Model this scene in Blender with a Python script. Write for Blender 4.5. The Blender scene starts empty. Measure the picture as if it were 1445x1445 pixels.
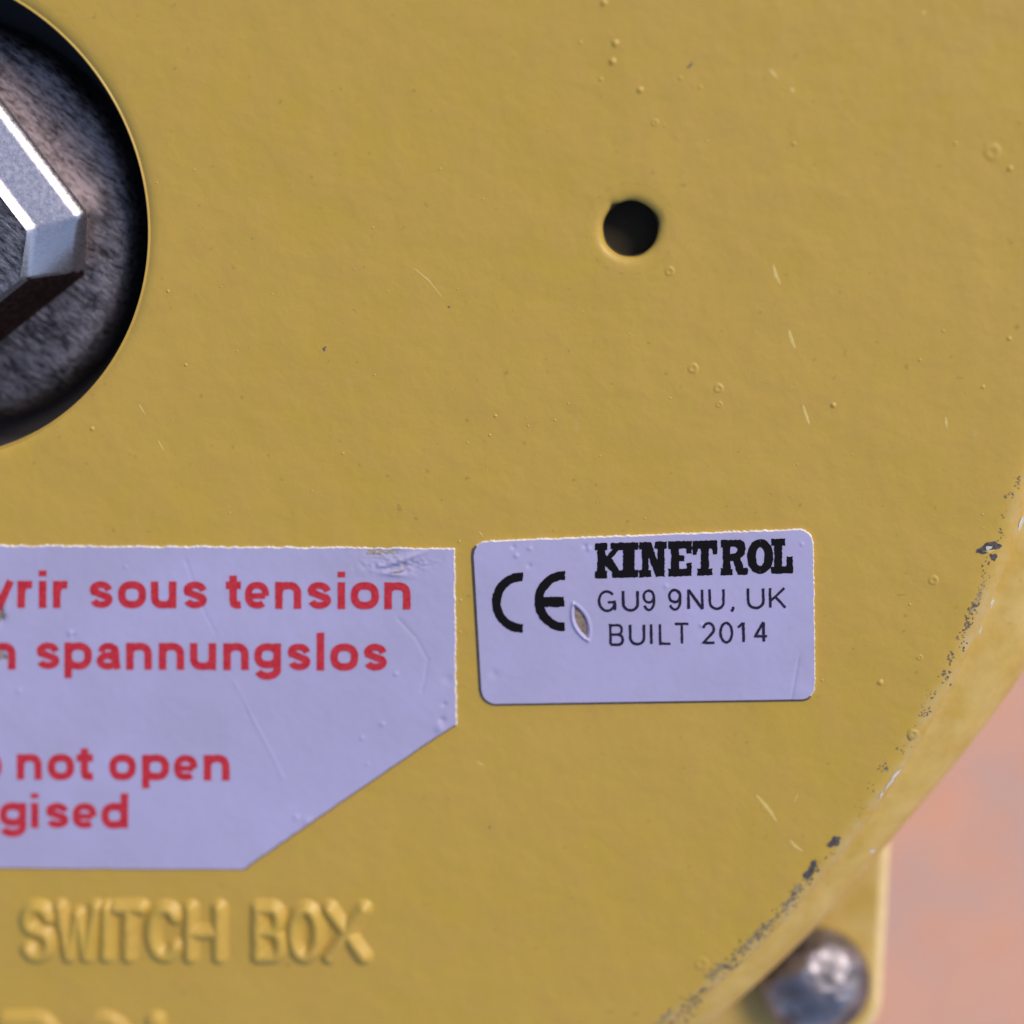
import bpy, bmesh, math, random
import numpy as np
from mathutils import Matrix, Vector
random.seed(7); rng = np.random.default_rng(7)
SC = bpy.context.scene
C = SC.collection
S = 6.25e-5                      # metres per unit of the layout grid (0.0625 mm)
ZT = 1500.0                      # height of the cover's top face above the ground, in grid units

# ---------------------------------------------------------------- camera
F = 2200.0
pa, pb = math.radians(-12), math.radians(5)
ROT = Matrix.Rotation(pb, 3, 'Y') @ Matrix.Rotation(pa, 3, 'X')
CAM = -(ROT @ Vector((0, 0, -1))) * F          # grid units, relative to the cover's face
cam = bpy.data.cameras.new('camera'); co = bpy.data.objects.new('camera', cam); C.objects.link(co)
co.matrix_world = Matrix.Translation((CAM + Vector((0, 0, ZT))) * S) @ ROT.to_4x4()
cam.sensor_width = 36; cam.lens = 36 * F / 1445
cam.clip_start = 0.005; cam.clip_end = 100
cam.dof.use_dof = True
SC.camera = co

# ---------------------------------------------------------------- world and sun
SUN_EL, SUN_AZ = math.radians(40), math.radians(46)     # azimuth measured from +Y towards +X
w = bpy.data.worlds.new('World'); SC.world = w; w.use_nodes = True
nt = w.node_tree; bg = nt.nodes['Background']
sky = nt.nodes.new('ShaderNodeTexSky'); sky.sky_type = 'NISHITA'; sky.sun_disc = False
sky.sun_elevation = SUN_EL; sky.sun_rotation = SUN_AZ
nt.links.new(sky.outputs[0], bg.inputs[0]); bg.inputs[1].default_value = 0.10
sl = bpy.data.lights.new('sun', 'SUN'); sl.energy = 1.5; sl.angle = math.radians(20); sl.color = (1, 0.90, 0.78)
so = bpy.data.objects.new('sun', sl); C.objects.link(so)
sd = Vector((math.cos(SUN_EL) * math.sin(SUN_AZ), math.cos(SUN_EL) * math.cos(SUN_AZ), math.sin(SUN_EL)))
so.rotation_euler = sd.to_track_quat('Z', 'Y').to_euler(); so.location = (0.3, 0.3, 0.5)
SC.view_settings.view_transform = 'Standard'; SC.view_settings.look = 'None'
SC.view_settings.exposure = 0.55; SC.view_settings.gamma = 1

# ---------------------------------------------------------------- helpers
def at(px, py, z=0.0):
    """point of the plane z (grid units, 0 = cover face) that the photo shows at px, py"""
    d = ROT @ Vector((px - 722.5, -(py - 722.5), -F))
    t = (z - CAM.z) / d.z
    return Vector((CAM.x + d.x * t, CAM.y + d.y * t, z))
fp = at(860, 655)
cam.dof.focus_distance = ((CAM - fp).dot(ROT @ Vector((0, 0, 1)))) * S
cam.dof.aperture_fstop = (cam.lens / 1000) / (102 * S)

RIM = Vector((-841, 374, 0)); RR = 1567.0       # axis and radius of the cover disc
WIN = Vector((-846, 403, 0)); WR = 337.0        # round window
BASE = Vector((RIM.x, RIM.y, -ZT))              # foot of the box

def mkobj(name, verts, faces, mat, parent=None, smooth=True, base=BASE):
    me = bpy.data.meshes.new(name)
    vs = [((v[0] - base.x) * S, (v[1] - base.y) * S, (v[2] - base.z) * S) for v in verts]
    me.from_pydata(vs, [], faces); me.update()
    if smooth: me.polygons.foreach_set('use_smooth', [True] * len(me.polygons))
    me.materials.append(mat)
    o = bpy.data.objects.new(name, me); C.objects.link(o)
    if parent: o.parent = parent
    return o

class N:
    """tiny node-graph helper"""
    def __init__(s, name):
        s.m = bpy.data.materials.new(name); s.m.use_nodes = True; s.t = s.m.node_tree
        s.b = s.t.nodes['Principled BSDF']; s.tc = s.t.nodes.new('ShaderNodeTexCoord')
    def n(s, typ, ins=(), **kw):
        d = s.t.nodes.new(typ)
        for k, v in kw.items(): setattr(d, k, v)
        for k, v in dict(ins).items():
            if hasattr(v, 'links'): s.t.links.new(v, d.inputs[k])
            else: d.inputs[k].default_value = v
        return d
    def noise(s, px, detail=4, rough=.55, vec=None, dist=0.0):
        d = s.n('ShaderNodeTexNoise', {'Scale': 1 / (px * S), 'Detail': detail, 'Roughness': rough, 'Distortion': dist})
        s.t.links.new(vec if vec is not None else s.tc.outputs['Object'], d.inputs['Vector'])
        return d.outputs[0]
    def map(s, x, a, b, c=0., d=1.):
        return s.n('ShaderNodeMapRange', {0: x, 1: a, 2: b, 3: c, 4: d}, clamp=True).outputs[0]
    def math(s, op, a, b=0.0):
        return s.n('ShaderNodeMath', {0: a, 1: b}, operation=op).outputs[0]
    def mix(s, f, a, b):
        d = s.n('ShaderNodeMix', {}, data_type='RGBA')
        for i, v in ((0, f), (6, a), (7, b)):
            if hasattr(v, 'links'): s.t.links.new(v, d.inputs[i])
            else: d.inputs[i].default_value = (*v, 1) if isinstance(v, tuple) and len(v) == 3 else v
        return d.outputs[2]
    def set(s, k, v):
        if hasattr(v, 'links'): s.t.links.new(v, s.b.inputs[k])
        else: s.b.inputs[k].default_value = (*v, 1) if isinstance(v, tuple) else v
    def bump(s, h, dist_px, strength=1.0):
        d = s.n('ShaderNodeBump', {'Height': h, 'Distance': dist_px * S, 'Strength': strength})
        s.t.links.new(d.outputs[0], s.b.inputs['Normal'])

# ---------------------------------------------------------------- materials
YEL = (0.585, 0.372, 0.060)
def paint(name, wear):
    g = N(name)
    big = g.noise(260, 3, .5); mid = g.noise(55, 4, .6); fine = g.noise(5, 3, .6)
    c = g.mix(g.map(big, .35, .65), (YEL[0]*.985, YEL[1]*.985, YEL[2]*.92), (YEL[0]*1.015, YEL[1]*1.0, YEL[2]*1.15))
    c = g.mix(g.math('MULTIPLY', g.map(mid, .42, .62), .75), c, (YEL[0]*.985, YEL[1]*.95, YEL[2]*1.15))
    dirt = g.map(g.noise(14, 2, .5), .70, .76)
    c = g.mix(g.math('MULTIPLY', dirt, .35), c, (.22, .15, .04))
    rough = g.map(mid, .3, .7, .36, .50)
    h = g.math('ADD', g.math('ADD', g.math('MULTIPLY', mid, 1.0), g.math('MULTIPLY', g.noise(105, 2, .4), 2.2)), g.math('ADD', g.math('MULTIPLY', fine, .04), g.math('MULTIPLY', g.noise(24, 2, .4), .55)))
    if wear:
        sp = g.n('ShaderNodeSeparateXYZ', {0: g.tc.outputs['Object']})
        r = g.math('SQRT', g.math('ADD', g.math('MULTIPLY', sp.outputs[0], sp.outputs[0]), g.math('MULTIPLY', sp.outputs[1], sp.outputs[1])))
        r = g.math('ADD', r, g.math('MULTIPLY', g.math('SUBTRACT', g.noise(60, 2), .5), 34 * S))
        d = g.math('ABSOLUTE', g.math('SUBTRACT', r, (RR + 1) * S))
        near = g.map(d, 2 * S, 17 * S, 1, 0)
        patch = g.map(g.noise(75, 1, .5), .40, .62)
        spk = g.noise(9, 4, .7)
        m = g.math('MULTIPLY', g.math('MULTIPLY', near, patch), 1.0)
        grey = g.map(g.math('ADD', g.math('MULTIPLY', m, .40), spk), .80, .90)
        c = g.mix(g.math('MULTIPLY', grey, .6), c, g.mix(g.map(g.noise(5, 2), .4, .6), (.10, .085, .075), (.26, .22, .18)))
        # pale rubbed scuffs just outside the dark chips
        d2 = g.math('ABSOLUTE', g.math('SUBTRACT', r, (RR + 22) * S))
        rub = g.math('MULTIPLY', g.map(d2, 8 * S, 26 * S, 1, 0), g.map(g.noise(40, 5, .7), .38, .66))
        c = g.mix(g.math('MULTIPLY', rub, .6), c, (.60, .49, .30))
        # faint pale rubbed streaks on the face
        mp = g.n('ShaderNodeMapping', {'Vector': g.tc.outputs['Object'], 'Scale': (1, .32, 1), 'Rotation': (0, 0, math.radians(12))})
        st = g.map(g.noise(24, 3, .6, vec=mp.outputs[0]), .70, .82)
        c = g.mix(g.math('MULTIPLY', st, .30), c, (.62, .47, .20))
        h = g.math('SUBTRACT', h, g.math('MULTIPLY', grey, .5))
    if not wear:        # patchy paler housing: brighter light on its rounding put into the colour
        c = g.mix(g.map(g.noise(60, 4, .6), .35, .65, .06, .42), c, (.82, .61, .26))
    g.set('Base Color', c); g.set('Roughness', rough); g.b.inputs['IOR'].default_value = 1.48
    g.bump(h, 3.4, .45)
    return g.m
M_COVER = paint('yellow_paint_worn', True)
M_BODY = paint('yellow_paint', False)

def plain(name, col, rough, metal=0.0, var=.08, px=12, bump=0.0):
    g = N(name); n = g.noise(px, 4, .6)
    g.set('Base Color', g.mix(g.map(n, .3, .7), tuple(x * (1 - var) for x in col), tuple(min(1, x * (1 + var)) for x in col)))
    g.set('Roughness', rough); g.set('Metallic', metal)
    if bump: g.bump(n, bump, .6)
    return g.m
M_HOLE = plain('dark_hole_wall', (.06, .044, .024), .8)
M_CHIP = plain('bare_metal_chip', (.10, .085, .085), .6, .3, .5, 5, 3)
M_CHIPD = plain('dirty_chip', (.155, .125, .09), .6, .0, .4, 5, 2)
M_SCR = plain('scratched_paint', (.76, .535, .16), .5, 0, .1, 5)
M_NIB = plain('paint_nib', YEL, .38, 0, .05, 30)
M_BLACK = plain('black_ink', (.006, .004, .005), .7, 0, .1, 5); M_BLACK.node_tree.nodes['Principled BSDF'].inputs['Specular IOR Level'].default_value = .15
M_THIN = plain('thin_black_ink', (.016, .012, .035), .7, 0, .4, 4); M_THIN.node_tree.nodes['Principled BSDF'].inputs['Specular IOR Level'].default_value = .25
M_GAP = plain('dark_gap_shade', (.055, .046, .048), .6)  # shadow inside the window recess, put into the colour

def sticker_mat():
    g = N('white_vinyl')
    c = g.mix(g.map(g.noise(190, 2), .35, .65), (.455, .412, .62), (.495, .445, .69))
    c = g.mix(g.map(g.noise(70, 4, .6), .45, .75, 0, .30), c, (.40, .385, .50))
    sm = g.map(g.noise(22, 5, .65), .66, .80)
    c = g.mix(g.math('MULTIPLY', sm, .35), c, (.30, .27, .36))
    g.set('Base Color', c); g.set('Roughness', .38)
    g.bump(g.noise(16, 4, .6), .8, .5)
    return g.m
M_STK = sticker_mat()
M_STKEDGE = plain('sticker_edge', (.80, .74, .70), .7, 0, .2, 5)
M_ADH_SHADE = plain('adhesive_and_shade', (.15, .11, .085), .7, 0, .3, 6, 2)  # adhesive outline; its dark tone also paints the shadow beside the stickers
g = N('red_ink')
g.set('Base Color', g.mix(g.map(g.noise(6, 4, .6), .35, .65), (.52, .016, .030), (.64, .040, .055)))
g.set('Roughness', .45); M_RED = g.m

def cast_metal(name, c0, c1, streak, rough):
    g = N(name)
    mp = g.n('ShaderNodeMapping', {'Vector': g.tc.outputs['Object'], 'Rotation': (0, 0, math.radians(-38)), 'Scale': (3.2, 1, 1)}, vector_type='TEXTURE')
    a = g.noise(6, 5, .7, vec=mp.outputs[0] if streak else None); b = g.noise(90, 4, .6); f = g.noise(3.2, 2, .6)
    k = g.math('ADD', g.math('MULTIPLY', a, .72), g.math('MULTIPLY', b, .28))
    c = g.mix(g.map(k, .42, .60), c0, c1)
    g.set('Base Color', c); g.set('Metallic', .9)
    g.set('Roughness', g.map(a, .3, .7, rough - .08, rough + .12))
    g.bump(g.math('ADD', a, g.math('MULTIPLY', f, .5)), 2.4 if streak else .35, .7)
    return g.m
M_CAST = cast_metal('dull_cast_metal', (.055, .045, .048), (.34, .295, .31), True, .36)
M_CASTD = cast_metal('dark_smooth_metal', (.05, .045, .055), (.08, .075, .09), False, .45)
M_POL = cast_metal('polished_steel', (.74, .67, .71), (.80, .72, .77), False, .27)
M_FLANK_REFL = cast_metal('maroon_reflection_steel', (.07, .04, .035), (.17, .09, .075), False, .4)  # dark maroon reflection painted into the flank's colour
M_TOP = cast_metal('pitted_steel', (.06, .05, .055), (.34, .31, .33), True, .40)
g = N('zinc_bolt_steel'); nb = g.noise(46, 2, .4)
g.set('Base Color', g.mix(g.map(nb, .35, .65), (.15, .135, .15), (.40, .365, .40))); g.set('Metallic', .9); g.set('Roughness', g.map(nb, .3, .7, .54, .36)); g.bump(nb, 24, .8); M_BOLT = g.m
M_EDGE_GLINT = plain('painted_edge_glint', (.88, .66, .32), .4, 0, .12, 20)  # highlight on the flange's rounded edge, painted as a pale colour

g = N('pink_paving')
c = g.mix(g.map(g.noise(330, 3, .55), .40, .62), (.83, .445, .315), (.70, .44, .365))
c = g.mix(g.math('MULTIPLY', g.map(g.noise(110, 4, .6), .5, .72), .75), c, (.85, .40, .25))
g.set('Base Color', c); g.set('Roughness', .9); g.bump(g.noise(25, 5, .6), 10, .6); M_GROUND = g.m

# ---------------------------------------------------------------- ground
gv = []; gf = []
for i in range(64):
    a = i * math.tau / 64; gv.append((math.cos(a) * 3.2e5, math.sin(a) * 3.2e5, -ZT))
gr = mkobj('ground', gv, [list(range(64))], M_GROUND, smooth=False, base=Vector((0, 0, -ZT)))
gr['kind'] = 'structure'; gr['label'] = 'pinkish terracotta paving blurred below the yellow box'

# ---------------------------------------------------------------- switch box
box = bpy.data.objects.new('switch_box', None); C.objects.link(box)
box.location = (BASE.x * S, BASE.y * S, 0); box.empty_display_size = .02
box['label'] = 'yellow painted switch box with round cover, white stickers and raised lettering'
box['category'] = 'switch box'

def ring(center, r, z, n): return [(center.x + r * math.cos(i * math.tau / n), center.y + r * math.sin(i * math.tau / n), z) for i in range(n)]
def lathe(center, prof, n, wob=None):
    vs = []; fs = []
    for k, (r, z) in enumerate(prof):
        for i in range(n):
            a = i * math.tau / n; rr = r + (wob(a, k) if wob else 0)
            vs.append((center.x + rr * math.cos(a), center.y + rr * math.sin(a), z))
    for k in range(len(prof) - 1):
        for i in range(n):
            j = (i + 1) % n; fs.append([k*n+i, k*n+j, (k+1)*n+j, (k+1)*n+i])
    return vs, fs
def arc(r0, z0, r1, z1, k, n):
    """quarter-round from (r0,z0) flat to (r1,z1) vertical"""
    return [(r0 + (r1 - r0) * math.sin(t * math.pi / 2), z0 + (z1 - z0) * (1 - math.cos(t * math.pi / 2))) for t in [i / n for i in range(k, n + 1)]]

HOLE = at(889.5, 323); HR = (at(928, 323) - at(851, 323)).length / 2
def holewob(a, k):
    d = (a - math.radians(128) + math.pi) % math.tau - math.pi
    e = (a - math.radians(25) + math.pi) % math.tau - math.pi
    nz = .25 * math.sin(5 * a + 1) + .2 * math.sin(9 * a)
    fade = 1 if k >= 2 else 0
    return fade * (nz + 3.0 * math.exp(-(d / .16) ** 2) + 2.5 * math.exp(-(e / .3) ** 2))
def cover():
    from mathutils.geometry import delaunay_2d_cdt
    n1, n2, n3 = 360, 180, 96
    prof_out = [(RR - 30, 0), (RR - 12, 0)] + arc(RR - 12, 0, RR + 27, -30, 1, 7) + [(RR + 29, -40), (RR + 30, -46)]
    prof_win = [(WR + 34, 0), (WR + 20, 0), (WR + 13, -.8), (WR + 8, -2.6), (WR + 5.5, -4.4), (WR + 4.6, -4.8), (WR + 3.8, -4.3), (WR + 2.6, -3.2), (WR + 1.8, -3.2), (WR + .9, -4.6), (WR + .5, -10)]
    prof_hole = [(HR + 24, 0), (HR + 14, 0)] + [(HR + 14 - 12.5 * math.sin(t * math.pi / 2), -9 * (1 - math.cos(t * math.pi / 2))) for t in (.25, .5, .75, 1)] + [(HR + .8, -12)]
    vs = []; fs = []
    def add(v, f):
        b = len(vs); vs.extend(v); fs.extend([[i + b for i in q] for q in f])
    def rev(f): return [q[::-1] for q in f]
    v, f = lathe(RIM, prof_out, n1); add(v, rev(f)); o0 = 0
    b2 = len(vs); v, f = lathe(WIN, prof_win, n2); add(v, f)
    b3 = len(vs); v, f = lathe(HOLE, prof_hole, n3, holewob); add(v, f)
    loops = [list(range(o0, o0 + n1)), list(range(b2, b2 + n2)), list(range(b3, b3 + n3))]
    pts = []; ids = []; ed = []
    for L in loops:
        s = len(pts)
        for i in L: pts.append(Vector(vs[i][:2])); ids.append(i)
        ed += [(s + i, s + (i + 1) % len(L)) for i in range(len(L))]
    # extra points so that the flat face is not made of slivers
    for x in range(-2400, 800, 160):
        for y in range(-1200, 2000, 160):
            p = Vector((x, y))
            if (p - RIM.xy).length < RR - 70 and (p - WIN.xy).length > WR + 70 and (p - HOLE.xy).length > HR + 60:
                pts.append(p); ids.append(None)
    rv, re_, rf, ov, oe, of = delaunay_2d_cdt(pts, ed, [], 0, 1e-4)
    m = {}
    for i, p in enumerate(rv):
        src = [ids[k] for k in ov[i] if ids[k] is not None] if ov[i] else []
        if src: m[i] = src[0]
        else: m[i] = len(vs); vs.append((p.x, p.y, 0))
    for f in rf:
        c = sum((rv[i] for i in f), Vector((0, 0))) / len(f)
        if (c - RIM.xy).length < RR - 30 and (c - WIN.xy).length > WR + 34 * .999 and (c - HOLE.xy).length > HR + 24 * .99:
            a, b, d = rv[f[0]], rv[f[1]], rv[f[2]]
            q = [m[i] for i in f]
            if (b - a).cross(d - a) < 0: q = q[::-1]
            fs.append(q)
    return mkobj('cover_plate', vs, fs, M_COVER, box)
cover()
# unpainted bore walls of the window, its shade put into the colour, and of the small hole
v, f = lathe(WIN, [(WR + .5, -10), (WR - 1, -30), (WR - 1, -190)], 180); mkobj('window_bore', v, f, M_GAP, box)
v, f = lathe(HOLE, [(HR + .8, -12), (HR, -16), (HR, -62)], 96, lambda a, k: holewob(a, 5) if k == 0 else 0)
b = len(v); v += ring(HOLE, HR, -62, 96); f.append([b + i for i in range(96)])
mkobj('screw_hole', v, f, M_HOLE, box)
# little curl of swarf in the hole's edge
cp = at(887, 291, -6)

# body under the cover
prof = [(RR + 26, -44), (RR + 33, -54), (RR + 38, -57)] + [(RR + 38 + 78 * math.sin(t * math.pi / 2), -57 - 125 * (1 - math.cos(t * math.pi / 2))) for t in (.08, .16, .25, .35, .45, .55, .65, .75, .85, .95, 1)] + [(RR + 115, -196), (RR + 108, -206), (RR + 70, -212), (RR - 70, -216), (RR - 90, -240), (RR - 90, -ZT)]
def bodywob(a, k):
    d = math.degrees(a); d = d - 360 if d > 180 else d
    def sm(x): x = max(0, min(1, x)); return x * x * (3 - 2 * x)
    e = 46 * sm((d + 34) / 18) * sm((40 - d) / 18)        # the housing bulges a little on this side
    return e * max(0, min(1, (k - 2) / 7)) if k < 16 else 0
v, f = lathe(RIM, prof, 360, bodywob); mkobj('body', v, [q[::-1] for q in f], M_BODY, box)

# mounting flange below the body, its corner beside the bolt
def rrect_poly(x0, y0, x1, y1, r, n=8):
    out = []
    for cx, cy, a0 in ((x1 - r, y1 - r, 0), (x0 + r, y1 - r, 90), (x0 + r, y0 + r, 180), (x1 - r, y0 + r, 270)):
        for i in range(n + 1):
            a = math.radians(a0 + 90 * i / n); out.append((cx + r * math.cos(a), cy + r * math.sin(a)))
    return out
ZF = -290
p = at(1250, 1488, ZF); q = at(1250, 1180, ZF)
fl_r = (p.x + q.x) / 2; fl_b = p.y
vs = []; fs = []; n = 36
for ins, z in ((30, ZF), (16, ZF), (9, ZF - 2), (4, ZF - 6), (1, ZF - 12), (0, ZF - 20), (0, ZF - 170)):
    vs += [(x, y, z) for x, y in rrect_poly(RIM.x - 1400 + ins, fl_b + ins, fl_r - ins, fl_b + 2300 - ins, 96 - ins * .8)]
for k in range(6):
    for i in range(n): j = (i + 1) % n; fs.append([k*n+i, (k+1)*n+i, (k+1)*n+j, k*n+j])
fs.append(list(range(n))); fs.append([6*n + n - 1 - i for i in range(n)])
fo_ = mkobj('mounting_flange', vs, fs, M_BODY, box); fo_.data.materials.append(M_EDGE_GLINT)
for k in range(n, 5*n): fo_.data.polygons[k].material_index = 1  # pale rings paint the edge highlight

# ---------------------------------------------------------------- shaft end in the window
def wobr(a, k): return .8 * math.sin(5 * a) + .5 * math.sin(17 * a + k)
prof = [(2, -104), (190, -104), (258, -105), (280, -108), (293, -115), (300, -127), (303, -142), (303, -190)]
v, f = lathe(WIN + Vector((-14, -8, 0)), prof, 180, wobr); f = [q[::-1] for q in f]; f.append(list(range(180)))
mkobj('shaft_collar', v, f, M_CAST, box)
v, f = lathe(WIN, [(WR - 1, -186), (270, -186)], 120); mkobj('gap_floor', v, [q[::-1] for q in f], M_GAP, box)
# square tapered boss with cut corners
def pol(p): d = p - WIN; return math.hypot(d.x, d.y), math.degrees(math.atan2(d.y, d.x))
def boss():
    A = [at(122, 296, -104), at(124, 300, -58), at(110, 307, -46), at(49, 321, -34), at(38, 326, -25)]
    B = [at(122, 386, -104), at(116, 382, -96), at(104, 384, -84), at(40, 393, -36), at(28, 395, -25)]
    a0, b0 = pol(A[0])[1], pol(B[0])[1]; m1 = (a0 + b0 + 90) / 2; m2 = m1 - 90
    rings = []
    for k in range(5):
        (ra, ta), (rb, tb) = pol(A[k]), pol(B[k]); za, zb = A[k].z, B[k].z
        half = [(rb, tb, zb), (ra, ta, za), (ra, 2*m1 - ta, za), (rb, 2*m2 - tb + 180, zb)]
        pts = half + [(r_, t_ + 180, z_) for r_, t_, z_ in half]
        rings.append([(WIN.x + r_*math.cos(math.radians(t_)), WIN.y + r_*math.sin(math.radians(t_)), z_) for r_, t_, z_ in pts])
    vs = sum(rings, []); fs = []
    for k in range(4):
        for i in range(8): j = (i + 1) % 8; fs.append([k*8+i, k*8+j, (k+1)*8+j, (k+1)*8+i])
    o = mkobj('square_drive', vs, fs, M_POL, box)
    o.data.materials.append(M_FLANK_REFL)
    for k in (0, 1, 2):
        for i in (3, 7): o.data.polygons[k*8 + i].material_index = 1  # flanks that carry the painted reflection
    bv = o.modifiers.new('soft', 'BEVEL'); bv.width = 5 * S; bv.segments = 3; bv.limit_method = 'ANGLE'; bv.angle_limit = math.radians(7)
    top = [(v[0], v[1], v[2] + .1) for v in vs[32:40]]
    top2 = [(WIN.x + (v[0]-WIN.x)*.975, WIN.y + (v[1]-WIN.y)*.975, -25.8) for v in top]
    fs2 = [[i, (i+1) % 8, 8+(i+1) % 8, 8+i] for i in range(8)] + [list(range(8, 16))]
    mkobj('drive_end_face', top + top2, fs2, M_TOP, box, smooth=False)
boss()

# ---------------------------------------------------------------- bolt on the flange
BC = at(1150, 1392, ZF + 40); BR = 92
prof = [(.5, 92)] + [(BR * math.sin(math.radians(a)), 22 + 70 * math.cos(math.radians(a))) for a in (4, 10, 18, 27, 36, 46, 56, 66, 75, 83, 90)] + [(BR, 8), (BR - 3, 3), (BR - 6, 1)]
v, f = lathe(Vector((BC.x, BC.y, 0)), [(r, z + ZF) for r, z in prof], 72); f = [q[::-1] for q in f]; f.append(list(range(72)))
# hex socket dished into the dome's crown side
bolt = mkobj('bolt', v, f, M_BOLT, box)
# ---------------------------------------------------------------- stickers
def smooth(x): x = np.clip(x, 0, 1); return x * x * (3 - 2 * x)
class VN:
    """smooth 2-d value noise on numpy arrays"""
    def __init__(s, seed): s.g = np.random.default_rng(seed).random((64, 64))
    def __call__(s, x, y):
        x = np.asarray(x, float) + 1000.; y = np.asarray(y, float) + 1000.
        i = np.floor(x).astype(int); j = np.floor(y).astype(int); u = smooth(x - i); v = smooth(y - j); g = s.g
        a = g[i % 64, j % 64]; b = g[(i+1) % 64, j % 64]; c = g[i % 64, (j+1) % 64]; d = g[(i+1) % 64, (j+1) % 64]
        return (a*(1-u)+b*u)*(1-v) + (c*(1-u)+d*u)*v
vn = VN(3); vn2 = VN(5)
def gauss(X, Y, cx, cy, sx, sy, ang=0):
    a = math.radians(ang); x = (X - cx) * math.cos(a) + (Y - cy) * math.sin(a); y = -(X - cx) * math.sin(a) + (Y - cy) * math.cos(a)
    return np.exp(-(x / sx) ** 2 - (y / sy) ** 2)
def unproj(X, Y, Z):
    R = np.array(ROT); d = np.stack([X - 722.5, -(Y - 722.5), np.full_like(X, -F)], -1) @ R.T
    t = -CAM.z / d[..., 2]
    return np.stack([CAM.x + d[..., 0] * t, CAM.y + d[..., 1] * t, Z], -1)
def sheet(name, X, Y, H, thick, mat, matedge, matdirtshade, flare):
    """height-field sheet with rolled edge and side walls"""
    nv, nu = X.shape
    P = unproj(X, Y, H); verts = P.reshape(-1, 3).tolist()
    idx = lambda r, c: r * nu + c
    faces = [[idx(r, c), idx(r+1, c), idx(r+1, c+1), idx(r, c+1)] for r in range(nv-1) for c in range(nu-1)]
    per = [idx(0, c) for c in range(nu)] + [idx(r, nu-1) for r in range(1, nv)] + [idx(nv-1, c) for c in range(nu-2, -1, -1)] + [idx(r, 0) for r in range(nv-2, 0, -1)]
    b = len(verts); n = len(per)
    verts += [verts[i][:] for i in per]                       # duplicate for a crisp edge
    loop = [Vector(verts[i][:2]) for i in per]; shade_side = []
    for i in range(n):
        d = (loop[(i+1) % n] - loop[i-1]); nn = Vector((-d.y, d.x)).normalized(); 
        lo = max(0.0, min(1.0, nn.dot(Vector((-.55, -.83))) * 2.2 + .35)); shade_side.append(lo > .45)  # lower-left walls take the adhesive colour with the painted shadow
        p = loop[i] + nn * (.4 + flare * lo + (1 - lo) * random.uniform(.2, 1.8)); verts.append((p.x, p.y, .12))
    nf = len(faces)
    faces += [[b+i, b+(i+1) % n, b+n+(i+1) % n, b+n+i] for i in range(n)]
    o = mkobj(name, verts, faces, mat, box); o.data.materials.append(matedge); o.data.materials.append(matdirtshade)
    mi = np.zeros(len(faces), int); mi[nf:] = [2 if d else 1 for d in shade_side]; o.data.polygons.foreach_set('material_index', mi.tolist())
    return o
def h1(X, Y):
    H = 3.0 + .5 * (vn(X / 45, Y / 45) - .5) + .25 * (vn2(X / 9, Y / 9) - .5)
    # torn dent under the top edge
    H = H - 4.2 * gauss(X, Y, 540, 777, 20, 5) * (.5 + vn(X / 5, Y / 5)) + 5.0 * gauss(X, Y, 566, 789, 30, 4.0, -18) - 2.6 * gauss(X, Y, 560, 799, 26, 4.5, -10) + 3.6 * gauss(X, Y, 556, 809, 20, 4, 5)
    H = H + 1.6 * gauss(X, Y, 594, 792, 8, 8) * (vn(X / 4, Y / 4) - .3) + 1.5 * gauss(X, Y, 520, 800, 40, 10) * (vn2(X / 5, Y / 5) - .5)
    H = H + 2.2 * gauss(X, Y, 560, 795, 42, 13) * (vn(X / 5, Y / 3.5) - .5) * 1.6
    # dents: left damage, small nicks, lower-right wrinkles
    H = H - 4.4 * gauss(X, Y, 2, 868, 7, 12) + 2.2 * gauss(X, Y, 8, 862, 4, 12, 20) - 2.2 * gauss(X, Y, 4, 925, 6, 9)
    for cx, cy, s, k in ((101, 893, 4, 2.4), (104, 896, 3, -2), (627, 993, 3, -2.2), (624, 1015, 4, -2.4), (621, 1027, 6, 2.2), (632, 958, 7, -1.4), (540, 1021, 3, 1.6), (511, 1040, 3, 1.6), (519, 1077, 2, 1.4), (559, 950, 3, 1.5), (28, 974, 3, 1.5), (178, 799, 2, 1.4), (419, 1152, 3, 2), (434, 1158, 6, 1.5)):
        H = H + k * gauss(X, Y, cx, cy, s, s)
    def crease(pts, wd, k):
        nonlocal H
        D = np.full_like(X, 1e9)
        for (x0, y0), (x1, y1) in zip(pts[:-1], pts[1:]):
            t = np.clip(((X-x0)*(x1-x0) + (Y-y0)*(y1-y0)) / ((x1-x0)**2 + (y1-y0)**2), 0, 1)
            D = np.minimum(D, np.hypot(X - x0 - t*(x1-x0), Y - y0 - t*(y1-y0)))
        H = H + k * np.exp(-(D / wd) ** 2)
    crease([(262, 788), (268, 805), (290, 865), (305, 893)], 1.8, -.5)
    crease([(332, 962), (350, 1000), (382, 1060), (400, 1098)], 1.8, .7)
    crease([(562, 872), (588, 900), (604, 930), (600, 960), (595, 975)], 2.2, -.7)
    crease([(338, 975), (352, 1010)], 2, -.5)
    return H
x = np.concatenate([np.arange(-420, -10, 8), np.arange(-10, 641, 1.9), [641.]]); nv = 236
top = 770.3 + x * .0062 + 1.6 * (vn(x / 3.2, x * 0) - .5) + 1.4 * (vn2(x / 14, x * 0) - .5)
top = np.where(x < -10, 770, top)
bot = np.where(x < 344, 1223.5 + x * .006 + .8 * (vn(x / 30, x*0) - .5), 1226 - (x - 344) * (204 / 297) - 1.5 * smooth((x - 344) / 10) + 1.2 * (vn(x / 9, x * 0 + 3) - .5))
v_ = np.linspace(0, 1, nv)[:, None]
Y = top[None] * (1 - v_) + bot[None] * v_
X = np.repeat(x[None], nv, 0)
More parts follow.
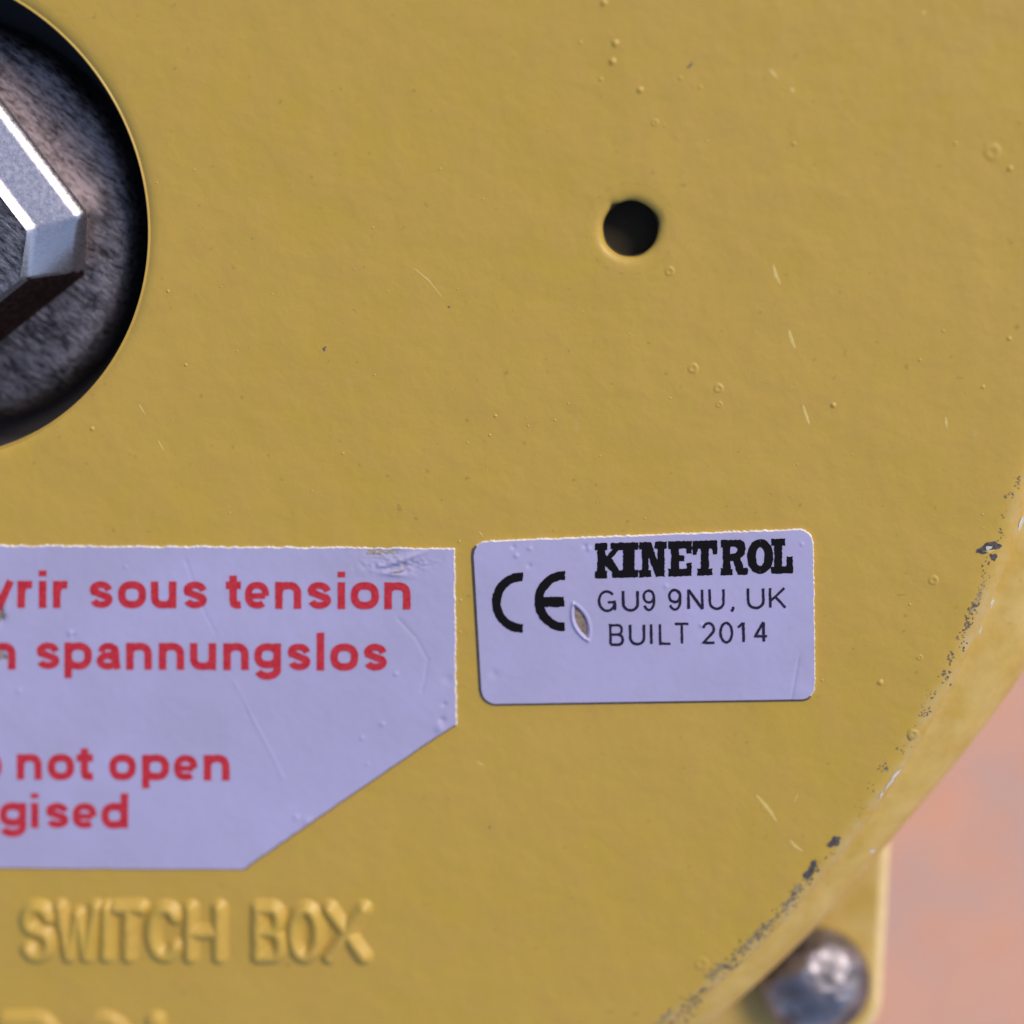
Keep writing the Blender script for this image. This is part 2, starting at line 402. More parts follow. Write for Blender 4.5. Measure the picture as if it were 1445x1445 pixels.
X = X + smooth((X - 560) / 81) * ((Y - 774) * .010 + 1.4 * (vn(Y / 4, Y * 0 + 9) - .5) + .8 * (vn(Y / 12, Y * 0 + 5) - .5))
lab1 = sheet('warning_sticker', X, Y, h1(X, Y), 3, M_STK, M_STKEDGE, M_ADH_SHADE, 2.2)
lab1['label'] = 'white warning sticker with red bold lettering and a cut corner'

def h2(X, Y):
    H = 4.6 + .35 * (vn(X / 40, Y / 40) - .5) + .2 * (vn2(X / 8, Y / 8) - .5)
    # lens shaped gouge with a raised lip
    a = math.radians(68); cx, cy = 820, 876
    xx = (X - cx) * math.cos(a) + (Y - cy) * math.sin(a); yy = -(X - cx) * math.sin(a) + (Y - cy) * math.cos(a)
    lens = np.abs(yy) / 7.2 + (np.abs(xx) / 24) ** 2
    H = H - 4.2 * smooth((1.22 - lens) / .32) + 2.6 * np.exp(-((lens - 1.42) / .26) ** 2) * (1 + .4 * np.sign(yy))
    for cx, cy, s, k in ((729, 783, 3, 1.8), (725, 771, 3, -1.6), (748, 773, 3, 1.6), (747, 797, 3, -1.5), (826, 770, 3, -1.8), (831, 773, 3, 1.8), (940, 826, 3, 1.4), (698, 950, 6, -1), (1131, 767, 2, 1.6), (990, 881, 3, 1.7)):
        H = H + k * gauss(X, Y, cx, cy, s, s)
    d = np.abs((X - 1121) + (Y - 960) * .18); H = H - .9 * np.exp(-(d / 1.5) ** 2) * smooth((Y - 915) / 20)
    H = H + .8 * gauss(X, Y, 1128, 975, 12, 10)
    return H
TL, TR, BR_, BL = (668, 764.5), (1146.5, 746.5), (1149.5, 985), (681, 992)
nu, nv = 250, 126
uu = np.linspace(0, 1, nu); ww = 478.0; rc = 20.0
s = uu * ww; e = np.minimum(s, ww - s); cz = np.where(e < rc, rc - np.sqrt(np.maximum(rc**2 - (rc - e)**2, 0)), 0) / 233
tops = cz; bots = 1 - cz
U = np.repeat(uu[None], nv, 0); V = tops[None] * (1 - np.linspace(0, 1, nv)[:, None]) + bots[None] * np.linspace(0, 1, nv)[:, None]
# spread columns towards the rounded ends
U = (1 - np.cos(U * math.pi)) / 2 * .12 + U * .88
s = U[0] * ww; e = np.minimum(s, ww - s); cz = np.where(e < rc, rc - np.sqrt(np.maximum(rc**2 - (rc - e)**2, 0)), 0) / 233
L_ = np.linspace(0, 1, nv)[:, None]; V = cz[None] * (1 - L_) + (1 - cz[None]) * L_
def bil(U, V):
    X = (TL[0]*(1-U)+TR[0]*U)*(1-V) + (BL[0]*(1-U)+BR_[0]*U)*V
    Y = (TL[1]*(1-U)+TR[1]*U)*(1-V) + (BL[1]*(1-U)+BR_[1]*U)*V
    return X, Y
X, Y = bil(U, V)
Y = Y + (1 - smooth(V / .06)) * 1.3 * (vn(X / 3, X * 0) - .5); X = X + smooth((U - .95) / .05) * 1.2 * (vn(Y / 4, Y * 0 + 2) - .5)
lab2 = sheet('rating_sticker', X, Y, h2(X, Y), 4.6, M_STK, M_STKEDGE, M_ADH_SHADE, 4.5)
lab2['label'] = 'small white sticker with rounded corners and black print'
# brown base showing at the bottom of the gouge
lens = []
for i in range(28):
    t = i / 27 * 2 - 1; lens.append((t * 23, 7.6 * (1 - t * t)))
for i in range(26, 0, -1):
    t = i / 27 * 2 - 1; lens.append((t * 23, -7.2 * (1 - t * t)))
a = math.radians(68)
pts = [(821.5 + x_ * math.cos(a) - y_ * math.sin(a), 877 + x_ * math.sin(a) + y_ * math.cos(a)) for x_, y_ in lens]
vs = [tuple(at(px_, py_)) for px_, py_ in pts]; vs = [(v[0], v[1], 1.55) for v in vs] + [tuple(at(822, 878, 2.2))]
fs = [[i, (i + 1) % 54, 54] for i in range(54)]
mkobj('gouge', vs, [q[::-1] for q in fs], plain('gouged_core', (.27, .205, .15), .7, 0, .4, 6, 2), lab2)

# ---------------------------------------------------------------- print on the stickers
def h2s(x, y): return float(h2(np.array([x], float), np.array([y], float))[0])
def h1s(x, y): return float(h1(np.array([x], float), np.array([y], float))[0])
def emit_polys(name, polys, hfun, mat, parent, lift=.45, jit=.5, step=2.6, holes=None):
    """flat ink: every polygon is a loop of photo-plane points; quads strips also allowed"""
    bm = bmesh.new(); k = 0
    for P in polys:
        pts = []
        n = len(P)
        for i in range(n):
            (x0, y0), (x1, y1) = P[i], P[(i+1) % n]; m_ = max(1, int(math.hypot(x1-x0, y1-y0) / step))
            for j in range(m_):
                t = j / m_; pts.append((x0 + (x1-x0)*t + random.uniform(-jit, jit), y0 + (y1-y0)*t + random.uniform(-jit, jit)))
        lf = lift + .012 * (k % 9); k += 1
        f = [bm.verts.new((lambda p, z: (p.x, p.y, z))(at(px_, py_), hfun(px_, py_) + lf)) for px_, py_ in pts]
        face = bm.faces.new(f)
    bmesh.ops.triangulate(bm, faces=bm.faces[:])
    for f in bm.faces:
        if f.normal.z < 0: f.normal_flip()
    vs = [tuple(v.co) for v in bm.verts]; bm.verts.index_update(); fs = [[v.index for v in f.verts] for f in bm.faces]; bm.free()
    return mkobj(name, vs, fs, mat, parent, smooth=False)

def stroke_polys(pts, wd):
    """quads strip along a polyline"""
    out = []
    L = []
    n = len(pts)
    for i in range(n):
        a = Vector(pts[max(0, i-1)]); b = Vector(pts[min(n-1, i+1)]); d = (b - a).normalized(); nn = Vector((-d.y, d.x))
        if 0 < i < n-1:
            d1 = (Vector(pts[i]) - a).normalized(); c_ = max(.6, abs(d1.dot(d))); q = wd / 2 / c_
        else: q = wd / 2
        p = Vector(pts[i]); L.append((p + nn * q, p - nn * q))
    return [tuple(l[0]) for l in L] + [tuple(l[1]) for l in reversed(L)]
def emit_strips(name, strokes, hfun, mat, parent, lift=.45, jit=.3):
    vs, fs = [], []
    for k, (pts, wd) in enumerate(strokes):
        fine = []
        for (x0, y0), (x1, y1) in zip(pts[:-1], pts[1:]):
            m_ = max(1, int(math.hypot(x1-x0, y1-y0) / 3)); fine += [(x0 + (x1-x0)*j/m_, y0 + (y1-y0)*j/m_) for j in range(m_)]
        fine.append(pts[-1]); fine = [p for i, p in enumerate(fine) if i == 0 or math.hypot(p[0]-fine[i-1][0], p[1]-fine[i-1][1]) > .6]; P = stroke_polys(fine, wd); n = len(fine); b = len(vs); lf = lift + .03 * k / max(1, len(strokes)) * 10
        for i in range(n):
            for px_, py_ in (P[i], P[2*n - 1 - i]):
                px_ += random.uniform(-jit, jit); py_ += random.uniform(-jit, jit)
                q = at(px_, py_); vs.append((q.x, q.y, hfun(px_, py_) + lf))
        for i in range(n - 1): fs.append([b + 2*i, b + 2*i + 1, b + 2*i + 3, b + 2*i + 2])
    return mkobj(name, vs, fs, mat, parent, smooth=False)
def arcp(cx, cy, rx, ry, a0, a1, n=12): return [(cx + rx * math.cos(math.radians(a0 + (a1-a0)*i/n)), cy + ry * math.sin(math.radians(a0 + (a1-a0)*i/n))) for i in range(n+1)]
# stroke glyphs in a box x 0..w, y 0 (baseline) .. 1 (cap height)
G = {
 'G': [arcp(.42, .5, .42, .5, 40, 350, 16) + [(.84, .44), (.46, .44)], [(.84, .44), (.84, .03)]],
 'U': [[(0, 1), (0, .34)] + arcp(.36, .34, .36, .34, 180, 360, 10) + [(.72, 1)]],
 '9': [arcp(.3, .69, .3, .31, 0, 360, 16), [(.6, .69)] + arcp(.3, .45, .3, .45, 10, -150, 10)],
 'N': [[(0, 0), (0, 1)], [(0, 1), (.72, 0)], [(.72, 0), (.72, 1)]],
 'K': [[(0, 0), (0, 1)], [(.72, 1), (0, .32)], [(.26, .55), (.76, 0)]],
 'B': [[(0, 0), (0, 1), (.42, 1)] + arcp(.42, .76, .22, .24, 90, -90, 8) + [(0, .52)], [(.42, .52)] + arcp(.44, .26, .25, .26, 90, -90, 8) + [(0, 0)]],
 'I': [[(0, 0), (0, 1)]],
 'L': [[(0, 1), (0, 0), (.55, 0)]],
 'T': [[(0, 1), (.7, 1)], [(.35, 1), (.35, 0)]],
 '2': [arcp(.3, .7, .3, .3, 170, -30, 12) + [(0, 0), (.62, 0)]],
 '0': [arcp(.3, .5, .3, .5, 0, 360, 20)],
 '1': [[(0, .74), (.24, .98)], [(.26, 1), (.26, 0)]],
 '4': [[(.46, 0), (.46, 1)], [(.46, 1), (0, .28), (.64, .28)]],
 ',': [[(.05, .08), (.05, -.02), (-.02, -.16)]],
}
def thin_line(name, items, y0, slope, ch, parent):
    polys = []
    for c_, x0, x1 in items:
        st = G[c_]; mx = max(p[0] for l in st for p in l) or 1
        wx = (x1 - x0 - 3.6) / mx if mx > .1 and c_ not in 'I,' else ch
        for l in st:
            P = [(x0 + 1.8 + px_ * wx - py_ * .5, y0 + slope * (x0 - 840) - 1.8 - py_ * (ch - 3.6)) for px_, py_ in l]
            polys.append((P, 3.7 + random.uniform(-.35, .35)))
    return emit_strips(name, polys, h2s, M_THIN, parent)
thin_line('printed_text', [('G', 844, 870), ('U', 878, 902), ('9', 907, 925), ('9', 943, 962), ('N', 970, 993), ('U', 1000, 1023), (',', 1031, 1035), ('U', 1054, 1079), ('K', 1085, 1110)], 862.5, -.0195, 31, lab2)
thin_line('printed_text', [('B', 860, 881), ('U', 888, 911), ('I', 917.5, 921), ('L', 930, 948), ('T', 951, 974), ('2', 991, 1010), ('0', 1015, 1035), ('1', 1040, 1051), ('4', 1064, 1084)], 910.5, -.0215, 31, lab2)
# certification mark drawn from arcs
def ringarc(cx, cy, ro, ri, a0, a1, n=26): return arcp(cx, cy, ro, ro, a0, a1, n) + arcp(cx, cy, ri, ri, a1, a0, n)
emit_polys('printed_mark', [ringarc(737, 849, 42.5, 30, 88, 272), ringarc(797, 847, 42.5, 30, 89, 271), [(762, 841), (796, 840.5), (796.5, 855), (762, 855.5)]], h2s, M_BLACK, lab2, jit=.65)
# slab lettering: polygons in 100 x 100 boxes (y down)
SLAB = {
 'K': [[(0,0),(45,0),(45,20),(38,20),(38,80),(45,80),(45,100),(0,100),(0,80),(8,80),(8,20),(0,20)], [(34,46),(66,18),(58,18),(58,0),(100,0),(100,20),(90,20),(62,44),(90,80),(100,80),(100,100),(62,100),(62,84),(34,58)], [(34,30),(44,40),(44,70),(34,62)]],
 'I': [[(0,0),(100,0),(100,22),(80,22),(80,78),(100,78),(100,100),(0,100),(0,78),(20,78),(20,22),(0,22)]],
 'N': [[(0,0),(42,0),(66,52),(66,20),(56,20),(56,0),(100,0),(100,20),(92,20),(92,100),(62,100),(34,44),(34,80),(44,80),(44,100),(0,100),(0,80),(10,80),(10,20),(0,20)]],
 'E': [[(0,0),(100,0),(100,36),(78,36),(78,22),(46,22),(46,40),(68,40),(68,58),(46,58),(46,78),(78,78),(78,62),(100,62),(100,100),(0,100),(0,78),(12,78),(12,22),(0,22)]],
 'T': [[(0,0),(100,0),(100,40),(84,40),(78,24),(66,24),(66,80),(80,80),(80,100),(20,100),(20,80),(34,80),(34,24),(22,24),(16,40),(0,40)]],
 'R': [[(0,0),(36,0),(36,100),(0,100),(0,80),(8,80),(8,20),(0,20)], [(34,0),(70,0),(88,8),(92,26),(88,42),(74,52),(34,54),(34,40),(54,39),(60,32),(60,26),(54,20),(34,19)], [(34,46),(70,50),(84,80),(100,80),(100,100),(62,100),(46,62),(34,60)], [(30,84),(44,84),(44,100),(30,100)]],
 'O': [arcp(50, 50, 50, 50, 90, 270, 10) + arcp(50, 50, 16, 27, 270, 90, 10), arcp(50, 50, 50, 50, -90, 90, 10) + arcp(50, 50, 16, 27, 90, -90, 10)],
 'L': [[(0,0),(64,0),(64,20),(50,20),(50,80),(70,80),(72,52),(100,52),(100,100),(0,100),(0,80),(14,80),(14,20),(0,20)]],
}
polys = []
for c_, x0, x1 in (('K', 840, 878), ('I', 874, 901), ('N', 902, 941), ('E', 943, 976), ('T', 977, 1012), ('R', 1017, 1055), ('O', 1054, 1091), ('L', 1088, 1118.5)):
    for P in SLAB[c_]:
        polys.append([(x0 + px_ / 100 * (x1 - x0), 765.5 - (x0 + px_ / 100 * (x1-x0) - 840) * .026 + py_ / 100 * 49.5) for px_, py_ in P])
emit_polys('printed_name', polys, h2s, M_BLACK, lab2, jit=.65)

# red bold words: strokes laid on the sticker; y 0..1 spans the x-height between stroke centres
B_, T_ = -.185, 1.185
def sarc(cx, cy, rx, ry, a0, a1, n=24, e=2.45):
    out = []
    for i in range(n + 1):
        t = math.radians(a0 + (a1 - a0) * i / n); c_, s_ = math.cos(t), math.sin(t)
        out.append((cx + rx * math.copysign(abs(c_) ** (2/e), c_), cy + ry * math.copysign(abs(s_) ** (2/e), s_)))
    return out
RB = {
 'o': [sarc(.5, .5, .5, .5, 90, 452, 26)],
 'u': [[(0, T_), (0, .42)] + sarc(.5, .42, .5, .42, 180, 360, 16), [(1, T_), (1, B_)]],
 'n': [[(0, B_), (0, T_)], sarc(.5, .55, .5, .45, 180, 0, 16) + [(1, B_)]],
 'v': [[(-.02, T_), (.5, -.02)], [(1.02, T_), (.5, -.02)], [(.36, B_ + .02), (.64, B_ + .02)]],
 'r': [[(0, B_), (0, T_)], [(0, .55), (.10, .78), (.32, .93), (.65, 1.0), (1.15, .98)]],
 'i': [[(.5, B_), (.5, T_)], [(.5, 1.42), (.5, 1.72)]],
 'l': [[(.5, B_), (.5, 1.74)]],
 's': [[(.98, .72)] + arcp(.5, .76, .44, .25, 15, 200, 9) + [(.30, .585), (.70, .44)] + arcp(.53, .25, .45, .25, 35, -168, 12)],
 't': [[(.45, 1.50), (.45, .30), (.55, .07), (.85, 0), (1.42, .02)], [(-.46, 1.0), (1.42, 1.0)]],
 'e': [[(.04, .46), (.98, .46)], [(1.0, .46)] + sarc(.5, .5, .5, .5, 6, 312, 24)],
 'p': [sarc(.5, .5, .5, .5, 90, 452, 24), [(0, T_), (0, -.62)]],
 'd': [sarc(.5, .5, .5, .5, 90, 452, 24), [(1, B_), (1, 1.72)]],
 'g': [sarc(.5, .55, .5, .45, 90, 452, 24), [(1, T_), (1, -.15)] + arcp(.5, -.15, .5, .33, 0, -165, 10)],
 'a': [[(.06, .70), (.14, .90), (.34, 1.0), (.62, 1.0), (.84, .88), (.90, .66), (.90, .22), (1.0, B_ + .02)], arcp(.44, .26, .44, .27, 20, 345, 16), [(.40, .53), (.90, .60)]],
 'D': [[(0, B_), (0, 1.72)], [(0, 1.55), (.4, 1.55)] + arcp(.4, .78, .6, .77, 90, -90, 14) + [(0, .01)]],
}
def redword(items, base, xh, wd=10.7, slope=.004):
    L = []
    for ch, x0, x1 in items:
        iw = x1 - x0 - wd; ih = xh - wd
        for st in RB[ch]:
            L.append(([(x0 + wd/2 + px_*iw, base + slope*x0 - wd/2 - py_*ih) for px_, py_ in st], wd * (.78 if ch == 'e' and len(st) == 2 else .92 if ch in 'sea' else 1)))
    return emit_strips('printed_word', L, h1s, M_RED, lab1, jit=.22)
redword([('v', -18, 21), ('r', 26, 50), ('i', 56, 67), ('r', 76, 100)], 857, 38.5)
redword([('s', 126, 161), ('o', 167.5, 207.5), ('u', 214, 250), ('s', 258, 294)], 857, 38.5)
redword([('t', 319.5, 341.5), ('e', 346, 381), ('n', 389, 426), ('s', 433, 469), ('i', 477, 488), ('o', 495.5, 535.5), ('n', 543, 580)], 857, 38.5)
redword([('n', -12, 23.5)], 944, 38)
redword([('s', 51, 86), ('p', 92, 131), ('a', 137, 172.5), ('n', 179, 215.5), ('n', 225, 261), ('u', 269, 306), ('n', 316, 352), ('g', 359.5, 397.5), ('s', 405, 440), ('l', 447.5, 458.5), ('o', 467, 506.5), ('s', 512.5, 547.5)], 943.6, 38.5)
redword([('D', -82, -43), ('o', -36, 4)], 1099, 37)
redword([('n', 25, 60.5), ('o', 68.5, 106), ('t', 109.5, 132.5)], 1099.5, 37); redword([('o', 155, 193), ('p', 201.5, 240), ('e', 246, 280), ('n', 288.5, 325)], 1099.5, 37)
redword([('r', -33, -9), ('g', 0.5, 38.5), ('i', 45, 55.5), ('s', 64.5, 99), ('e', 103, 138), ('d', 144, 182)], 1167.5, 36.5)

# ---------------------------------------------------------------- raised cast letters
def seg_dist(X, Y, pts):
    D = np.full_like(X, 1e9)
    for (x0, y0), (x1, y1) in zip(pts[:-1], pts[1:]):
        L2 = (x1-x0)**2 + (y1-y0)**2 + 1e-9
        t = np.clip(((X-x0)*(x1-x0) + (Y-y0)*(y1-y0)) / L2, 0, 1)
        D = np.minimum(D, np.hypot(X - x0 - t*(x1-x0), Y - y0 - t*(y1-y0)))
    return D
RG = {
 'S': [[(.95,.80)] + arcp(.5,.75,.45,.25,30,230,10) + arcp(.5,.25,.47,.25,60,-150,12)],
 'W': [[(0,1),(.25,0),(.5,.85),(.75,0),(1,1)]],
 'I': [[(.5,0),(.5,1)]], 'T': [[(0,1),(1,1)], [(.5,1),(.5,0)]],
 'C': [arcp(.55,.5,.55,.5,40,320,16)],
 'H': [[(0,0),(0,1)], [(1,0),(1,1)], [(0,.5),(1,.5)]],
 'B': [[(0,0),(0,1),(.6,1)] + arcp(.6,.76,.3,.24,90,-90,8) + [(0,.52)], [(.6,.52)] + arcp(.65,.26,.35,.26,90,-90,8) + [(0,0)]],
 'O': [arcp(.5,.5,.5,.5,0,360,24)], 'X': [[(0,0),(1,1)], [(0,1),(1,0)]],
 'R': [[(0,0),(0,1),(.6,1)] + arcp(.6,.74,.38,.26,90,-90,8) + [(0,.48)], [(.5,.48),(1,0)]],
 'L': [[(0,1),(0,0),(1,0)]],
}
def raised(ch, x0, x1, yt, yb, wd, hgt, soft):
    st = [[(x0 + wd/2 + p[0]*(x1-x0-wd), yb - wd/2 - p[1]*(yb-yt-wd)) for p in l] for l in RG[ch]]
    m_ = wd/2 + soft + 3; xs = np.arange(x0 - m_, x1 + m_, 1.6); ys = np.arange(yt - m_, yb + m_, 1.6)
    X, Y = np.meshgrid(xs, ys); D = np.minimum.reduce([seg_dist(X, Y, l) for l in st])
    D = D + 1.2 * (vn(X / 14, Y / 14) - .5)
    H = -.35 + hgt * smooth((wd/2 + soft - D) / (soft * 1.7)) * (1 + .12 * (vn2(X / 12, Y / 12) - .5))
    P = unproj(X, Y, H); nr, nc = X.shape; keep = D < wd/2 + soft + 2.0
    ids = -np.ones(X.shape, int); fs = []; vs = []
    for r in range(nr-1):
        for c_ in range(nc-1):
            q = [(r, c_), (r+1, c_), (r+1, c_+1), (r, c_+1)]
            if any(keep[i] for i in q):
                f = []
                for i in q:
                    if ids[i] < 0: ids[i] = len(vs); vs.append(tuple(P[i]))
                    f.append(int(ids[i]))
                fs.append(f)
    return mkobj('raised_letter', vs, fs, M_COVER, box)
for ch, x0, x1 in (('S', 30, 78), ('W', 79, 143), ('I', 143, 159), ('T', 158, 206), ('C', 208, 256), ('H', 262, 316), ('B', 358, 404), ('O', 407, 456), ('X', 458, 520)):
    raised(ch, x0, x1, 1273 + .004 * x0, 1354 + .004 * x0, 13.5, 11.5, 9)
for ch, x0, x1 in (('R', 0, 86), ('O', 103, 192), ('L', 210, 285)):
    raised(ch, x0, x1, 1430, 1560, 20, 9, 9.5)

# ---------------------------------------------------------------- small flaws in the paint
def dome(vs, fs, px_, py_, r, h, n=10, pit=False, stretch=1, ang=0):
    c_ = at(px_, py_); b = len(vs)
    prof = [(1.25, -.15), (1.0, .12*h), (.7, .55*h), (.35, .92*h)] if not pit else [(1.9, -.12), (1.35, .45*h), (1.0, .95*h), (.55, .25*h)]
    for rr, z in prof:
        for i in range(n):
            a = i * math.tau / n; x_ = r*rr*math.cos(a)*stretch; y_ = r*rr*math.sin(a)*(1 + .12*math.sin(3*a + px_))
            vs.append((c_.x + x_*math.cos(ang) - y_*math.sin(ang), c_.y + x_*math.sin(ang) + y_*math.cos(ang), z))
    vs.append((c_.x, c_.y, h if not pit else .12))
    for k in range(3):
        for i in range(n): j = (i+1) % n; fs.append([b+k*n+i, b+k*n+j, b+(k+1)*n+j, b+(k+1)*n+i])
    for i in range(n): fs.append([b+3*n+i, b+3*n+(i+1) % n, b+4*n])
vs, fs = [], []
for px_, py_, r in ((852,4,4.5),(868,61,5),(864,87,5),(903,127,4.5),(848,112,2.5),(960,110,2.5),(988,123,2.5),(819,60,2.5),(130,605,3.5),(237,411,2.5),(262,515,2.5),(699,587,2.5),(691,614,2),(745,601,1.6),(783,593,1.8),(484,640,2),(1331,467,2),(1424,478,3),(1387,546,2.5),(1298,508,2),(1242,963,4.5),(1425,238,4),(1348,203,2.5),(1120,203,2.5),(1284,853,2),(648,764,2),(650,847,2),(649,892,2),(1160,960,2),(1176,572,4)):
    dome(vs, fs, px_, py_, r, r * .55)
for i in range(190):
    px_, py_ = random.uniform(215, 1440), random.uniform(-10, 1440)
    if 650 < px_ < 1160 and 740 < py_ < 1000 or px_ < 660 and py_ > 740: continue
    if (at(px_, py_) - RIM).length > RR - 25: continue
    if (at(px_, py_) - HOLE).length < HR + 20: continue
    r = random.choice((.8, .9, 1, 1.1, 1.3, 1.7)); dome(vs, fs, px_, py_, r, r * .5, 7)
o = mkobj('paint_nibs', vs, fs, M_COVER, box); o['kind'] = 'stuff'
vs, fs = [], []
for px_, py_, r in ((945,383,4.2),(978,520,4.6),(1014,548,4.2),(1015,571,3),(1400,215,7),(990,1360,7),(924,173,3.2),(1317,819,4.5),(1289,1036,4.5),(1298,928,2.8)):
    dome(vs, fs, px_, py_, r, min(1.5, r * .3), 14, pit=True)
o = mkobj('paint_pits', vs, fs, M_COVER, box); o['kind'] = 'stuff'
def scratch(pts, wmax, h, vs, fs):
    P = [at(*p) for p in pts]; n = len(P); b = len(vs)
    fine = []
    for i in range(n-1):
        for k in range(4): fine.append(P[i].lerp(P[i+1], k/4))
    fine.append(P[-1]); m_ = len(fine)
    for i, p in enumerate(fine):
        d = (fine[min(m_-1, i+1)] - fine[max(0, i-1)]).normalized(); nn = Vector((-d.y, d.x, 0)); t = i/(m_-1)
        wd = wmax/2 * (math.sin(math.pi * min(1, t*.92+.06)) ** .7) * random.uniform(.8, 1.15) + .15
        vs += [tuple(p + nn*wd + Vector((0,0,.1))), tuple(p + Vector((0,0,h))), tuple(p - nn*wd + Vector((0,0,.1)))]
    for i in range(m_-1):
        a = b+3*i; fs += [[a, a+3, a+4, a+1], [a+1, a+4, a+5, a+2]]
vs, fs = [], []
for pts, wd in (([(1067,1122),(1077,1133),(1088,1147),(1096,1160)], 5), ([(1114,1185),(1122,1194),(1133,1202)], 4), ([(1091,374),(1095,390),(1101,402)], 4.5), ([(1113,466),(1117,480),(1122,493)], 5), ([(1133,572),(1137,585),(1142,600)], 4.5), ([(1086,98),(1098,112)], 3.5), ([(1116,124),(1120,131)], 4), ([(196,570),(205,586)], 1.6), ([(223,622),(231,636)], 1.6), ([(583,378),(604,395),(624,420)], 1.5), ([(1120,1133),(1126,1120)], 1.6), ([(1302,15),(1305,21)], 4), ([(1403,776),(1396,779),(1390,772)], 4), ([(676,750),(682,758)], 1.4), ([(672,1075),(684,1081)], 1.6), ([(1334,588),(1336,606)], 3)):
    scratch(pts, wd, .5, vs, fs)
o = mkobj('scratch_marks', vs, fs, M_SCR, box); o['kind'] = 'stuff'
# knocked bare spots and painted highlights along the rim
def zprof(r):
    """height of the painted cover at radius r from its axis"""
    if r <= RR - 12: return 0.0
    u = min(.999, (r - RR + 12) / 39); return -30 * (1 - math.sqrt(1 - u * u))
def surf(px_, py_):
    z = 0.0
    for _ in range(12):
        p = at(px_, py_, z); z = .5 * z + .5 * zprof(math.hypot(p.x - RIM.x, p.y - RIM.y))
    p = at(px_, py_, z); r = math.hypot(p.x - RIM.x, p.y - RIM.y); u = max(0, min(.95, (r - RR + 12) / 39))
    nrm = Vector(((p.x - RIM.x) / r * u, (p.y - RIM.y) / r * u, math.sqrt(1 - u*u)))
    return p, nrm
def blob(px_, py_, rx, ry, ang, mat, z=.35, seed=0):
    rr = random.Random(seed); c_ = at(px_, py_); n = 26; vs = [(c_.x, c_.y, z + .8)]; fs = []
    ph = [rr.uniform(0, 6.28) for _ in range(5)]
    for i in range(n):
        a = i * math.tau / n; k = 1 + .22*math.sin(3*a+ph[0]) + .16*math.sin(5*a+ph[1]) + .10*math.sin(9*a+ph[2])
        x_, y_ = rx*k*math.cos(a), ry*k*math.sin(a)
        vs.append((c_.x + x_*math.cos(ang) - y_*math.sin(ang), c_.y + x_*math.sin(ang) + y_*math.cos(ang), z))
    for i in range(n): fs.append([0, 1+i, 1+(i+1) % n])
    return vs, fs
def smudge(px_, py_, rx, ry, ang, seed):
    rr = random.Random(seed); n = 30; ph = [rr.uniform(0, 6.28) for _ in range(3)]; vs = []; 
    for sc_ in (0, .35, .7, 1):
        for i in range(n if sc_ else 1):
            a = i*math.tau/n; k = sc_*(1 + .3*math.sin(3*a+ph[0]) + .2*math.sin(7*a+ph[1]) + .12*math.sin(11*a+ph[2]))
            x_, y_ = rx*k*math.cos(a), ry*k*math.sin(a); x2, y2 = px_ + x_*math.cos(ang) - y_*math.sin(ang), py_ + x_*math.sin(ang) + y_*math.cos(ang)
            q = at(x2, y2); vs.append((q.x, q.y, max(h1s(x2, y2), .2) + (.35 if sc_ < 1 else .1)))
    fs = [[0, 1+(i+1) % n, 1+i] for i in range(n)]
    for r_ in range(2):
        for i in range(n): j = (i+1) % n; b_ = 1 + r_*n; fs.append([b_+i, b_+j, b_+n+j, b_+n+i])
    return vs, fs
def join(L):
    vs, fs = [], []
    for v, f in L: b = len(vs); vs += v; fs += [[i+b for i in q] for q in f]
    return vs, fs
M_CORE = plain('grimy_sticker_core', (.30, .255, .23), .8, 0, .45, 7, 3)
for sm_ in ((527, 780, 11, 3.2, .15, 1), (551, 779, 9, 2.6, 0, 2), (3, 868, 6, 9, .3, 3), (4, 925, 7, 6, .2, 4), (562, 806, 10, 1.6, -.15, 5)):
    v, f = smudge(*sm_); mkobj('torn_patch', v, f, M_CORE, lab1)
def flake(px_, py_, rx, ry, ang, seed, lift=.35):
    """small irregular chip or painted highlight that follows the rounded rim; sizes and angle in the photo's plane"""
    rr = random.Random(seed); n = 11 if max(rx, ry) < 5 else 22; vs = []; ph = [rr.uniform(0, 6.28) for _ in range(4)]
    for sc_, lf in ((0, lift + .25), (.6, lift + .1), (1, lift)):
        for i in range(n if sc_ else 1):
            a = i * math.tau / n; k = sc_ * (1 + .25*math.sin(2*a+ph[0]) + .2*math.sin(3*a+ph[1]) + .13*math.sin(5*a+ph[2]))
            x_, y_ = rx*k*math.cos(a), ry*k*math.sin(a)
            p, nn = surf(px_ + x_*math.cos(ang) - y_*math.sin(ang), py_ + x_*math.sin(ang) + y_*math.cos(ang)); vs.append(tuple(p + nn * lf))
    fs = [[0, 1+(i+1) % n, 1+i] for i in range(n)] + [[1+i, 1+(i+1) % n, 1+n+(i+1) % n, 1+n+i] for i in range(n)]
    fs = [q if Vector(np.cross(np.subtract(vs[q[1]], vs[q[0]]), np.subtract(vs[q[2]], vs[q[0]]))).z > 0 else q[::-1] for q in fs]
    return vs, fs
v, f = join([flake(1397, 771, 13, 7, -.35, 1), flake(1384, 778, 7, 3.5, 0, 2), flake(1402, 786, 4, 6, 0, 3), flake(1177, 1188, 5.5, 10, .45, 41, .3), flake(1143, 1230, 6, 11, .5, 42, .3), flake(1148, 1220, 4, 6, .5, 43, .3)])
o = mkobj('rim_chips', v, f, M_CHIP, box); o['kind'] = 'stuff'
